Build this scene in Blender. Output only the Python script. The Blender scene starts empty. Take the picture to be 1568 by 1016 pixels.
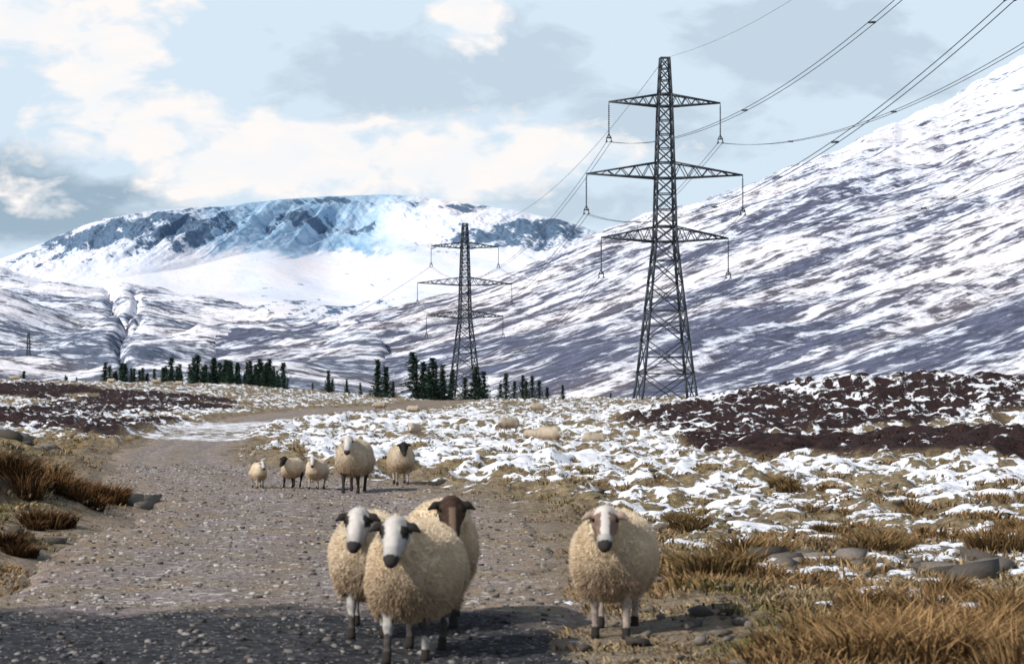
import bpy, math, numpy as np
from mathutils import Vector
rng=np.random.default_rng(7)
sc=bpy.context.scene
sc.view_settings.view_transform='Standard';sc.view_settings.look='None';sc.view_settings.exposure=0;sc.view_settings.gamma=1
F=3702.0; EYE=1.68; HOR=596.0
def bx(px,d): return (px-784.0)/F*d          # lateral metres for a surveyed bearing
def tv(py): return (HOR-py)/F                # tangent of elevation
# ------------------------------------------------------------ noise
def _h(ix,iy,iz,seed):
    h=(ix.astype(np.int64)*374761393+iy.astype(np.int64)*668265263+iz.astype(np.int64)*2147483647+seed*974634777)&0xffffffff
    h=((h^(h>>13))*1274126177)&0xffffffff
    h=(h^(h>>16))&0xffffffff
    return h.astype(np.float64)/4294967295.0
def vn3(x,y,z,seed=0):
    ix=np.floor(x);iy=np.floor(y);iz=np.floor(z)
    fx=x-ix;fy=y-iy;fz=z-iz
    fx=fx*fx*(3-2*fx);fy=fy*fy*(3-2*fy);fz=fz*fz*(3-2*fz)
    r=0
    for a in (0,1):
        for b in (0,1):
            for c in (0,1):
                r=r+_h(ix+a,iy+b,iz+c,seed)*(fx if a else 1-fx)*(fy if b else 1-fy)*(fz if c else 1-fz)
    return r
def vn(x,y,seed=0):
    ix=np.floor(x);iy=np.floor(y);fx=x-ix;fy=y-iy
    fx=fx*fx*(3-2*fx);fy=fy*fy*(3-2*fy);z=np.zeros_like(ix)
    return (_h(ix,iy,z,seed)*(1-fx)*(1-fy)+_h(ix+1,iy,z,seed)*fx*(1-fy)
           +_h(ix,iy+1,z,seed)*(1-fx)*fy+_h(ix+1,iy+1,z,seed)*fx*fy)
def fbm(x,y,o=4,seed=0,g=.5):
    a=1;s=0;t=0
    for i in range(o):
        s=s+a*vn(x*2**i+i*17.3,y*2**i-i*9.1,seed+i);t+=a;a*=g
    return s/t
def sm(x,a,b):
    t=np.clip((x-a)/(b-a),0,1);return t*t*(3-2*t)
# ------------------------------------------------------------ mesh helpers
def mk(name,verts,faces,mats=(),attrs=None,cols=None,smooth=False,coll=None,obj=True):
    me=bpy.data.meshes.new(name)
    verts=np.asarray(verts,dtype=np.float32).reshape(-1,3)
    me.vertices.add(len(verts));me.vertices.foreach_set('co',verts.ravel())
    loops=[];tot=[]
    for f in faces:
        f=np.asarray(f,dtype=np.int32)
        if len(f)==0: continue
        loops.append(f.ravel());tot.append(np.full(len(f),f.shape[1],np.int32))
    loops=np.concatenate(loops);tot=np.concatenate(tot)
    st=np.concatenate([[0],np.cumsum(tot)[:-1]]).astype(np.int32)
    me.loops.add(len(loops));me.loops.foreach_set('vertex_index',loops)
    me.polygons.add(len(tot));me.polygons.foreach_set('loop_start',st);me.polygons.foreach_set('loop_total',tot)
    if smooth: me.polygons.foreach_set('use_smooth',np.ones(len(tot),bool))
    me.update(calc_edges=True)
    for k,v in (attrs or {}).items():
        a=me.attributes.new(k,'FLOAT','POINT');a.data.foreach_set('value',np.asarray(v,np.float32).ravel())
    if cols is not None:
        a=me.attributes.new('col','FLOAT_COLOR','POINT')
        c=np.ones((len(verts),4),np.float32);c[:,:3]=cols;a.data.foreach_set('color',c.ravel())
    for m in mats: me.materials.append(m)
    if not obj: return me
    ob=bpy.data.objects.new(name,me);sc.collection.objects.link(ob);return ob
def gridf(nr,nc):
    i=np.arange(nr-1)[:,None]*nc+np.arange(nc-1)[None]
    return np.stack([i,i+1,i+nc+1,i+nc],-1).reshape(-1,4)
# ------------------------------------------------------------ node helpers
def mat(name,rough=.9):
    m=bpy.data.materials.new(name);m.use_nodes=True;t=m.node_tree
    b=t.nodes['Principled BSDF'];b.inputs['Roughness'].default_value=rough
    b.inputs['Specular IOR Level'].default_value=.2
    return m,t,b
def setin(t,n,k,v):
    s=n.inputs[k]
    if isinstance(v,bpy.types.NodeSocket): t.links.new(v,s)
    else:
        if s.type=='RGBA' and len(v)==3: v=(*v,1)
        s.default_value=v
def M(t,op,a,b=0.,c=None,clamp=False):
    n=t.nodes.new('ShaderNodeMath');n.operation=op;n.use_clamp=clamp
    setin(t,n,0,a);setin(t,n,1,b)
    if c is not None:setin(t,n,2,c)
    return n.outputs[0]
def MR(t,v,a,b,c=0.,d=1.):
    n=t.nodes.new('ShaderNodeMapRange')
    for i,x in enumerate((v,a,b,c,d)): setin(t,n,i,x)
    return n.outputs[0]
def MX(t,f,a,b,blend='MIX'):
    n=t.nodes.new('ShaderNodeMix');n.data_type='RGBA';n.blend_type=blend
    setin(t,n,0,f);setin(t,n,6,a);setin(t,n,7,b);return n.outputs[2]
def NO(t,v,s,d=4,r=.55,dist=0.):
    n=t.nodes.new('ShaderNodeTexNoise');setin(t,n,'Vector',v);setin(t,n,'Scale',s)
    n.inputs['Detail'].default_value=d;n.inputs['Roughness'].default_value=r;n.inputs['Distortion'].default_value=dist
    return n.outputs[0]
def VO(t,v,s,out='Color'):
    n=t.nodes.new('ShaderNodeTexVoronoi');setin(t,n,'Vector',v);setin(t,n,'Scale',s);return n.outputs[out]
def AT(t,name,out='Fac'):
    n=t.nodes.new('ShaderNodeAttribute');n.attribute_name=name;return n.outputs[out]
def POS(t): return t.nodes.new('ShaderNodeNewGeometry').outputs['Position']
def SEP(t,v):
    n=t.nodes.new('ShaderNodeSeparateXYZ');setin(t,n,0,v);return n.outputs
def COMB(t,x,y,z):
    n=t.nodes.new('ShaderNodeCombineXYZ')
    for i,a in enumerate((x,y,z)): setin(t,n,i,a)
    return n.outputs[0]
def BUMP(t,b,h,dist,strength=1.):
    n=t.nodes.new('ShaderNodeBump');setin(t,n,'Height',h);n.inputs['Distance'].default_value=dist
    n.inputs['Strength'].default_value=strength;t.links.new(n.outputs[0],b.inputs['Normal'])
# ------------------------------------------------------------ world
SUN_EL=math.radians(36);sdx,sdy=-.80,-.60
w=bpy.data.worlds.new("World");sc.world=w;w.use_nodes=True;t=w.node_tree;t.nodes.clear()
out=t.nodes.new('ShaderNodeOutputWorld');bg=t.nodes.new('ShaderNodeBackground');t.links.new(bg.outputs[0],out.inputs[0])
sky=t.nodes.new('ShaderNodeTexSky');sky.sky_type='NISHITA';sky.sun_disc=False;sky.sun_elevation=SUN_EL
sky.sun_rotation=math.atan2(sdx,sdy)
tc=t.nodes.new('ShaderNodeTexCoord').outputs['Generated']
x,y,z=SEP(t,tc)[:3]
r=M(t,'SQRT',M(t,'ADD',M(t,'MULTIPLY',x,x),M(t,'MULTIPLY',y,y)))
az=M(t,'ARCTAN2',x,y);el=M(t,'ARCTAN2',z,r)
cv=COMB(t,az,M(t,'MULTIPLY',el,1.9),0.)
n1=NO(t,cv,12,5,.58,.3);n2=NO(t,cv,42,4,.55,.4)
nw=M(t,'ADD',M(t,'MULTIPLY',M(t,'SUBTRACT',n1,.5),3.4),M(t,'MULTIPLY',M(t,'SUBTRACT',n2,.5),1.7))
def blobs(lst):
    acc=None
    for px,py,rx,ry in lst:
        u=M(t,'DIVIDE',M(t,'SUBTRACT',az,(px-784)/F),rx/F)
        v=M(t,'DIVIDE',M(t,'SUBTRACT',el,(HOR-py)/F),ry/F)
        q=M(t,'SUBTRACT',1.,M(t,'SQRT',M(t,'ADD',M(t,'MULTIPLY',u,u),M(t,'MULTIPLY',v,v))))
        acc=q if acc is None else M(t,'MAXIMUM',acc,q)
    return acc
cream=blobs([(30,50,190,80),(150,150,110,100),(230,215,160,60),(420,255,320,70),(690,240,280,68),(860,235,170,50),(720,30,60,60)])
grey=blobs([(60,310,220,60),(620,120,200,80),(780,100,140,80),(1250,70,260,80),(900,310,180,40),(1000,190,160,60)])
dark=blobs([(60,315,190,65),(170,300,90,38)])
mc=MR(t,M(t,'ADD',cream,nw),0.,.42);mg=MR(t,M(t,'ADD',grey,nw),-.05,.45);md=MR(t,M(t,'ADD',dark,nw),-.3,.6)
base=MX(t,mg,(.68,.81,.93),(.56,.68,.79));base=MX(t,M(t,'MULTIPLY',md,.9),base,(.33,.45,.56))
low=MX(t,mc,base,MX(t,MR(t,n2,.38,.62),(.92,.94,.97),(1.,.96,.94)))
sk=MX(t,1.,sky.outputs[0],(.10,.10,.10),'MULTIPLY')
hi=MX(t,MR(t,n1,.46,.62,0.,.5),sk,(.62,.66,.72))
fin=MX(t,MR(t,el,.2,.5),low,hi)
t.links.new(fin,bg.inputs[0]);bg.inputs[1].default_value=1.
L=bpy.data.lights.new('sun','SUN');L.energy=4.1;L.angle=math.radians(1.);L.color=(1,.95,.88)
lo=bpy.data.objects.new('sun',L);sc.collection.objects.link(lo)
ce=math.cos(SUN_EL);sv=Vector((sdx*ce,sdy*ce,math.sin(SUN_EL)));lo.rotation_euler=sv.to_track_quat('Z','Y').to_euler()
# ------------------------------------------------------------ camera
cam=bpy.data.cameras.new('camera');co=bpy.data.objects.new('camera',cam);sc.collection.objects.link(co);sc.camera=co
cam.lens=85;cam.sensor_width=36;cam.clip_end=40000;co.location=(0,0,EYE)
co.rotation_euler=(math.radians(90+1.362),0,0)
cam.dof.use_dof=True;cam.dof.focus_distance=60;cam.dof.aperture_fstop=5.6
# ------------------------------------------------------------ terrain functions
cl=np.array([(-1.9,2,2.6),(-1.9,12,2.6),(-1.9,15,2.6),(-2.0,19.5,2.5),(-2.2,24,2.6),(-2.45,30,2.65),(-3.1,37,2.7),(-4.9,44,2.6),(-7.0,52,1.9),(-8.9,64,1.7),(-10.2,78,1.6),(-12.4,95,1.7),(-14.4,125,2.),(-14.6,160,2.6),(-14.2,190,3.),(-10,225,3.2)])
def catm(pts,n=30):
    o=[]
    for i in range(len(pts)-1):
        p0=pts[max(i-1,0)];p1=pts[i];p2=pts[i+1];p3=pts[min(i+2,len(pts)-1)]
        for k in range(n):
            s=k/n;o.append(.5*((2*p1)+(-p0+p2)*s+(2*p0-5*p1+4*p2-p3)*s*s+(-p0+3*p1-3*p2+p3)*s**3))
    o.append(pts[-1]);return np.array(o)
CL=catm(cl)
def roadd(x,y):   # signed distance outside road edge (m), negative inside; road is monotone in y
    cx=np.interp(y,CL[:,1],CL[:,0]);hw=np.interp(y,CL[:,1],CL[:,2])
    dx=np.interp(y+.5,CL[:,1],CL[:,0])-np.interp(y-.5,CL[:,1],CL[:,0])
    d=np.abs(x-cx)/np.sqrt(1+dx*dx)-hw
    return d+(fbm(x*.7,y*.5,3,5)-.5)*1.1
def G(x,y,cx,cy,sx,sy): return np.exp(-((x-cx)/sx)**2-((y-cy)/sy)**2)
def smooth_h(x,y):
    d=np.sqrt(x*x+y*y)
    z=(fbm(x/40,y/60,3,11)-.5)*1.2*sm(d,50,200)
    z+=2.3*sm(-x,14,55)*sm(y,110,260)
    z+=1.55*G(x,y,15,118,8.5,13)+1.25*G(x,y,25,120,8,14)+.6*G(x,y,33,118,8,14)
    z+=.35*G(x,y,14,62,9,10)
    z+=-.5*G(x,y,3,95,12,16)
    z+=-13*sm(y,470,1000)-5*sm(-y,100,1500)
    return z
def tuss(x,y): return fbm(x/.8,y/1.2,3,21,.6)-.5
def H(x,y,full=False):
    z=smooth_h(x,y);d=np.sqrt(x*x+y*y)
    rd=roadd(x,y);off=sm(rd,-.1,.9)
    z+=.6*G(x,y,-7.4,31,1.5,3.4)+.75*G(x,y,-11.3,45,2.3,7)+.25*G(x,y,-5.9,24,.7,1.2)
    b=tuss(x,y)
    hum=np.abs(fbm(x/2.3,y/2.6,3,31)-.5)*2
    z+=off*(b*(.38+.28*sm(d,22,45))+(.25-hum)*.30*sm(y,20,30))*(.55+.45*sm(d,20,40))*sm(d,3,10)
    z+=off*.05
    z+=(fbm(x/9,y/9,2,41)-.5)*.8*sm(d,45,120)*(.15+.85*sm(rd,0,6))
    z+=-.05*(1-sm(rd,-.4,.05))
    heath=heather(x,y)
    z+=heath*(.12+.3*(fbm(x/.8,y/.8,2,51)-.4))
    return z
def heather(x,y):
    n=(fbm(x/5,y/9,4,61)-.5)*2.0
    m=np.zeros_like(x)
    def add(v): 
        nonlocal m; m=np.maximum(m,v)
    add(1.35*G(x,y,13,110,9,14));add(1.2*G(x,y,25,116,9,13))
    add(1.35*np.exp(-(np.abs((y-(60-.35*(x-10)))/8))**3)*sm(x,3.2,6.))
    add(1.25*G(x,y,-18.5,112,7,20));add(1.1*G(x,y,-28,165,9,45));add(1.1*G(x,y,-38,210,16,30))
    add(1.2*G(x,y,-7.3,31,1.2,3.5));add(1.1*G(x,y,-5.5,25,.6,1.5))
    add(.95*G(x,y,-13.5,90,4,8))
    return sm(m+n*.5,.5,.72)*sm(roadd(x,y),.3,1.2)
def snowp(x,y):
    d=np.sqrt(x*x+y*y);rd=roadd(x,y)
    right=x>np.interp(y,CL[:,1],CL[:,0])
    c=np.where(right,-.75+1.5*sm(d,19,42),-1.9+2.5*sm(d,66,84))
    c=c-1.0*sm(d,140,230)
    c=c+.45*G(x,y,1.5,55,8,22)
    c=c-heather(x,y)*np.where(y<84,2.5,1.5)
    c=c-2.6*(1-sm(rd,.2,2.2)) + 2.5*(1-sm(rd,.2,2.2))*sm(y,83,92)*(1-sm(y,128,142))
    c=c-.7*(1-sm(d,13,18))
    c=c-2.*G(x,y,-5.,47,1.5,9)
    sl=(tuss(x,y+.25)-tuss(x,y-.25))/.13
    n=(fbm(x/.36,y/.55,4,71,.7)-.5)/.105
    big=(fbm(x/4,y/7,3,81)-.5)/.13
    return c+n*1.0+big*.4-.75*sl*sm(d,18,36)
# ------------------------------------------------------------ ground sheet
ang=np.concatenate([np.linspace(-180,-40,40,endpoint=False),np.linspace(-40,-14.5,90,endpoint=False),np.linspace(-14.5,14.5,900,endpoint=False),np.linspace(14.5,40,90,endpoint=False),np.linspace(40,180,41)])
ang=np.radians(ang)
rad=np.concatenate([[0.05,1,2,4,6,8],np.geomspace(9.5,320,900),np.geomspace(330,9000,90)])
A,R=np.meshgrid(ang,rad);X=np.sin(A)*R;Y=np.cos(A)*R
Z=H(X,Y);S=snowp(X,Y);HE=heather(X,Y);RD=roadd(X,Y)
Z+=.035*sm(S,-.2,.6)*sm(RD,0,.5)*(R<400)
gm,t,b=mat('moorland_ground')
P=POS(t)
fn=NO(t,P,6,5,.7);mid=NO(t,P,1.3,4,.6);fine=NO(t,P,38,3,.6)
grass=MX(t,MR(t,fn,.36,.62),(.070,.050,.026),(.35,.26,.145))
grass=MX(t,MR(t,mid,.52,.68,0.,.6),grass,(.13,.115,.035))
grass=MX(t,MR(t,mid,.3,.44,.8,0.),grass,(.06,.042,.03))
grass=MX(t,MR(t,fine,.3,.7,0.,.35),grass,(.46,.37,.23))
hc=MX(t,MR(t,fn,.35,.65),(.014,.008,.008),(.055,.027,.026))
hc=MX(t,MR(t,fine,.58,.7,0.,.5),hc,(.14,.09,.065))
c=MX(t,AT(t,'heather'),grass,hc)
edge=MR(t,AT(t,'rd'),-.1,1.1,1.,0.)
grav=MX(t,MR(t,fine,.35,.65),(.14,.11,.085),(.42,.34,.27))
c=MX(t,M(t,'MULTIPLY',edge,MR(t,fn,.38,.52)),c,grav)
sv_=M(t,'ADD',AT(t,'snow'),M(t,'MULTIPLY',M(t,'SUBTRACT',fn,.5),7.0))
sv_=M(t,'ADD',sv_,M(t,'MULTIPLY',M(t,'SUBTRACT',fine,.5),2.5))
smk=MR(t,sv_,0.,.3)
c=MX(t,smk,c,MX(t,mid,(.82,.85,.90),(.88,.87,.88)))
t.links.new(c,b.inputs['Base Color'])
BUMP(t,b,M(t,'MULTIPLY',fn,M(t,'SUBTRACT',1.4,smk)),.10)
mk('moorland_ground',np.stack([X,Y,Z],-1),[gridf(*X.shape)[:,::-1]],[gm],{'snow':S,'heather':HE,'rd':RD},smooth=True)
# ------------------------------------------------------------ gravel track
ys=np.concatenate([np.linspace(3,12,30,endpoint=False),np.geomspace(12,224,1000)])
us=np.linspace(-1.25,1.25,110)
U,YY=np.meshgrid(us,ys);cx=np.interp(YY,CL[:,1],CL[:,0]);hw=np.interp(YY,CL[:,1],CL[:,2])
sl=np.interp(YY+.5,CL[:,1],CL[:,0])-np.interp(YY-.5,CL[:,1],CL[:,0])
XX=cx+U*hw*np.sqrt(1+sl*sl)
def roadz(x,y):
    rd=roadd(x,y)
    z=smooth_h(x,y)+(fbm(x/9,y/9,2,41)-.5)*.8*sm(np.sqrt(x*x+y*y),45,120)*(.15+.85*sm(rd,0,6))
    z+=.02+.03*(fbm(x*1.5,y*.7,3,91)-.5)-.22*sm(rd,-.35,.25)+.02*(fbm(x*7,y*7,2,93)-.5)
    u=(x-np.interp(y,CL[:,1],CL[:,0]))/np.interp(y,CL[:,1],CL[:,2])
    z-=.03*(np.exp(-((u-.42)/.14)**2)+np.exp(-((u+.42)/.14)**2))
    z-=.35*sm(y,84,92)*(1-sm(y,132,142))
    return z
ZZ=roadz(XX,YY)
rm,t,b=mat('gravel')
P=POS(t);px_,py_,pz_=SEP(t,P)[:3]
fn=NO(t,P,9,5,.75);mid=NO(t,P,.9,5,.65);v1=VO(t,P,14);v2=VO(t,P,38)
s1=SEP(t,v1)[0];s2=SEP(t,v2)[0]
g=MX(t,s1,(.10,.08,.065),(.46,.38,.31));g=MX(t,.5,g,MX(t,s2,(.07,.057,.05),(.50,.43,.37)))
g=MX(t,MR(t,mid,.48,.64,0.,.55),g,(.34,.27,.31));g=MX(t,MR(t,mid,.36,.47,.7,0.),g,(.35,.245,.14))
g=MX(t,MR(t,fn,.40,.30,0.,.75),g,(.055,.043,.035));g=MX(t,MR(t,fn,.60,.72,0.,.7),g,(.56,.49,.43))
g=MX(t,MR(t,s1,.92,.95,0.,.8),g,(.68,.63,.60))
g=MX(t,MR(t,s2,.12,.05,0.,.8),g,(.035,.03,.027))
lat=AT(t,'lat')
g=MX(t,M(t,'MULTIPLY',MR(t,lat,.5,1.,0.,.85),MR(t,fn,.35,.6)),g,(.33,.23,.12))
g=MX(t,M(t,'MULTIPLY',MR(t,lat,0.,.2,.5,0.),MR(t,mid,.4,.6)),g,(.21,.155,.08))
# cast shadow over the near end of the track, painted into the gravel colour
shade_m=M(t,'ADD',M(t,'ADD',py_,M(t,'MULTIPLY',M(t,'SUBTRACT',NO(t,P,1.1,4,.6),.5),3.)),M(t,'MULTIPLY',M(t,'MAXIMUM',M(t,'SUBTRACT',px_,-.4),0.),1.9))
dk=MR(t,shade_m,18.9,17.9)
shade_col=MX(t,s1,(.013,.014,.017),(.065,.065,.07));shade_col=MX(t,MR(t,s2,.92,.96),shade_col,(.24,.23,.24));shade_col=MX(t,MR(t,fn,.62,.72,0.,.6),shade_col,(.15,.145,.145))
g=MX(t,dk,g,shade_col)
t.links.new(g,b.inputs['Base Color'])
BUMP(t,b,fn,.07)
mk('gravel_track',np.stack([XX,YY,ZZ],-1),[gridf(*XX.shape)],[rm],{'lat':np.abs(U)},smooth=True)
def zg(x,y): return float(max(H(np.array([float(x)]),np.array([float(y)]))[0],roadz(np.array([float(x)]),np.array([float(y)]))[0] if abs(x-np.interp(y,CL[:,1],CL[:,0]))<3 else -99))
# ------------------------------------------------------------ generic coloured material
def colmat(name,rough=.95,var=.0,trans=0.):
    m,t,b=mat(name,rough);c=AT(t,'col','Color')
    if var: c=MX(t,1.,c,MX(t,NO(t,POS(t),40,3),(1-var,)*3,(1+var,)*3),'MULTIPLY')
    t.links.new(c,b.inputs['Base Color']);return m
# stones
def stones(name,x,y,z,s,flat,cols):
    n=len(x);ph=(1+5**.5)/2
    ico=np.array([(-1,ph,0),(1,ph,0),(-1,-ph,0),(1,-ph,0),(0,-1,ph),(0,1,ph),(0,-1,-ph),(0,1,-ph),(ph,0,-1),(ph,0,1),(-ph,0,-1),(-ph,0,1)])/1.9
    fc=np.array([(0,11,5),(0,5,1),(0,1,7),(0,7,10),(0,10,11),(1,5,9),(5,11,4),(11,10,2),(10,7,6),(7,1,8),(3,9,4),(3,4,2),(3,2,6),(3,6,8),(3,8,9),(4,9,5),(2,4,11),(6,2,10),(8,6,7),(9,8,1)])
    v=ico[None]*(1+1.0*(rng.random((n,12,1))-.5))*s[:,None,None]
    a=rng.random(n)*6.28;k=.45+.5*rng.random(n)
    vx=v[:,:,0];vy=v[:,:,1]*k[:,None];vz=np.clip(v[:,:,2],-9,s[:,None]*.55)+vx*rng.uniform(-.3,.3,(n,1))
    V=np.stack([vx*np.cos(a)[:,None]-vy*np.sin(a)[:,None]+x[:,None],vx*np.sin(a)[:,None]+vy*np.cos(a)[:,None]+y[:,None],vz*flat[:,None]+z[:,None]],-1)
    f=(np.arange(n)[:,None,None]*12+fc[None]).reshape(-1,3)
    return mk(name,V.reshape(-1,3),[f],[colmat(name,.9,.5)],cols=np.repeat(cols,12,0))
n=11000;yy=13.5+40*rng.random(n)**1.4;uu=rng.uniform(-1.05,1.05,n)
xx=np.interp(yy,CL[:,1],CL[:,0])+uu*np.interp(yy,CL[:,1],CL[:,2])
ok=roadd(xx,yy)<.3;xx=xx[ok];yy=yy[ok];n=len(xx)
s=.008+.030*rng.random(n)**4
g0=rng.random((n,1))**1.3*.40+.05;g0=np.where((yy<18)[:,None],g0*.55,g0)  # stones inside the painted shadow band darkened to match
stones('gravel_stones',xx,yy,roadz(xx,yy)+s*.2,s,.6+.2*rng.random(n),g0*np.array([1.10,1.,.93]))
rk=[]
for px,d,s in [(1210,23,.24),(1240,23.5,.18),(1275,23,.26),(1230,22,.15),(1490,21.5,.34),(1390,21.8,.2),(1330,22.2,.18),(1440,21.8,.18),(1180,24,.14),(1300,24.4,.2),(1155,16.2,.1),(1130,17,.08),(1540,19,.14),(1350,18.5,.1),(1280,21,.15),(1410,23,.16),(1520,22.5,.2),(185,35.5,.4),(150,34.5,.3),(195,34,.25),(30,26,.2),(10,25.3,.16),(35,48,.35),(20,44,.3),(60,50,.3)]:
    for k in range(4):
        dd=d+rng.uniform(-.5,.5);rk.append((bx(px,d)+rng.uniform(-.3,.3),dd,s*(.3+.6*rng.random() if k else 1.)))
for k in range(900):
    dd=14+30*rng.random();X0=bx(rng.uniform(880,1600),dd)
    if roadd(np.array([X0]),np.array([dd]))[0]>0: rk.append((X0,dd,.02+.08*rng.random()**3))
rk=np.array(rk);n=len(rk);g0=rng.random((n,1))*.14+.04
stones('moorland_rocks',rk[:,0],rk[:,1],H(rk[:,0],rk[:,1])+.03,rk[:,2],.35+.35*rng.random(n),g0*np.array([1.15,1,.85]))
# ------------------------------------------------------------ grass
def blades(cx,cy,cz,R,Hh,nb,colA,colB,spread=.6,wd=.006):
    n=len(cx);N=int(nb.sum());ci=np.repeat(np.arange(n),nb)
    a=rng.random(N)*6.283;r=R[ci]*np.sqrt(rng.random(N))
    x=cx[ci]+np.cos(a)*r;y=cy[ci]+np.sin(a)*r
    h=Hh[ci]*(.45+.65*rng.random(N));le=spread*h*(.3+rng.random(N))*(.5+r/np.maximum(R[ci],1e-3))
    a2=a+rng.normal(0,.6,N);dx=np.cos(a2)*le;dy=np.sin(a2)*le
    wa=rng.random(N)*6.283;w=wd*(.7+.6*rng.random(N))*(1+cy[ci]/30);wx=np.cos(wa)*w;wy=np.sin(wa)*w
    z=cz[ci]-.03
    v=np.empty((N,5,3))
    v[:,0]=np.stack([x-wx,y-wy,z],-1);v[:,1]=np.stack([x+wx,y+wy,z],-1)
    v[:,2]=np.stack([x+dx*.35-wx*.8,y+dy*.35-wy*.8,z+h*.62],-1);v[:,3]=np.stack([x+dx*.35+wx*.8,y+dy*.35+wy*.8,z+h*.62],-1)
    v[:,4]=np.stack([x+dx,y+dy,z+h*(1-.25*rng.random(N))],-1)
    k=rng.random((N,1))**1.2;c=colA[ci]*(1-k)+colB[ci]*k
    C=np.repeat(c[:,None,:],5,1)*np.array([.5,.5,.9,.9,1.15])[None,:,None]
    i=np.arange(N)[:,None]*5
    return v.reshape(-1,3),i+np.array([[0,1,3,2]]),i+np.array([[2,3,4]]),C.reshape(-1,3)
n=36000
d=12.2*np.exp(rng.random(n)**.85*np.log(85/12.2));tn=rng.uniform(-.25,.25,n);x=d*tn;y=d
rd=roadd(x,y);S0=snowp(x,y);he=heather(x,y)
dens=fbm(x/1.2,y/1.2,3,101)
keep=(rd>.0)&(S0<.0)&(dens+rng.normal(0,.07,n)>.48)&(~((he>.5)&(rng.random(n)<.6)))
x=x[keep];y=y[keep];he=he[keep];n=len(x);print('clumps',n)
tone=fbm(x/2.5,y/2.5,3,111)[:,None]
A1=np.array([.09,.06,.03]);B1=np.array([.50,.38,.22]);A2=np.array([.10,.06,.026]);B2=np.array([.42,.26,.12])
k=sm(tone,.4,.6);ca=A1*(1-k)+A2*k;cb=B1*(1-k)+B2*k
gr=(fbm(x/1.7,y/1.7,2,131)>.74)[:,None];ca=np.where(gr,np.array([.07,.06,.018]),ca);cb=np.where(gr,np.array([.27,.23,.09]),cb)
ca=np.where(he[:,None]>.5,np.array([.022,.011,.011]),ca);cb=np.where(he[:,None]>.5,np.array([.10,.05,.038]),cb)
near=(1-sm(y,16,30))
Hh=(.05+.08*rng.random(n)+.07*near*rng.random(n))*(.6+.7*tone[:,0]);Hh*=np.where(rd[keep]<.8,.5,1)
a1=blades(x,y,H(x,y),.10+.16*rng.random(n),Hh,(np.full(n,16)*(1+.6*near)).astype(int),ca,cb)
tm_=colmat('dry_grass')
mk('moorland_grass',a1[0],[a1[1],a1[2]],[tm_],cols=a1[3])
# rush tussocks
tl=[]
for px,py,s,dk in [(1060,815,1,.9),(1040,800,.7,.8),(1150,860,1.,.6),(1180,855,.8,.6),(1090,900,1.,.8),(1070,880,.7,.8),(1340,850,1.,.6),(1360,845,.8,.5),(1215,760,1.,.7),(1200,765,.7,.7),(1265,770,.8,.2),(780,725,.8,.3),(1405,790,.7,.3),(1520,850,1.,.5),(1560,830,.8,.4),(1255,820,.6,.8),
   (1290,1005,1.1,.3),(1330,1030,1.1,.1),(1400,1030,1.2,.0),(1460,1035,1.2,.1),(1520,1040,1.3,.1),(1560,1010,1.2,.0),(1480,985,1.1,.1),(1430,1000,1.1,.1),(1370,1000,1,.2),(1540,960,1,.2),(1220,1030,.8,.4),(1490,935,.8,.3),(1400,960,.9,.2),(1330,960,.8,.3),
   (30,800,1.3,1.5),(90,790,1.3,1.4),(140,780,1.3,1.2),(60,770,1.2,1.3),(170,775,.9,1.5),(110,765,1.,1.2),(20,770,1.1,1.3),(15,850,.8,1.6),(40,855,.6,1.6),(0,800,1.2,1.5),(60,815,.9,1.5),(120,795,.9,1.4),(15,700,1.3,.2),(60,700,1.,.2),(5,680,1.3,.3)]:
    dd=EYE*F/(py-HOR)
    for k in range(4): tl.append((bx(px,dd)+rng.normal(0,.12*s),dd+rng.normal(0,.2),s*(.6+.4*rng.random()),dk))
tl=np.array(tl);dk=tl[:,3:4];rust=dk>1.1;dk=np.where(rust,dk-.6,dk)
ca=np.array([.12,.068,.028])*(1-dk)+np.array([.03,.022,.012])*dk;cb=np.array([.50,.31,.14])*(1-dk)+np.array([.22,.145,.055])*dk
ca=np.where(rust,ca*np.array([.8,.5,.5]),ca);cb=np.where(rust,cb*np.array([.62,.5,.42]),cb)
n=len(tl);a1=blades(tl[:,0],tl[:,1],H(tl[:,0],tl[:,1]),.16*tl[:,2],.34*tl[:,2],np.full(n,190),ca,cb,.7,.0045)
mk('rush_tussocks',a1[0],[a1[1],a1[2]],[tm_],cols=a1[3])
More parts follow.
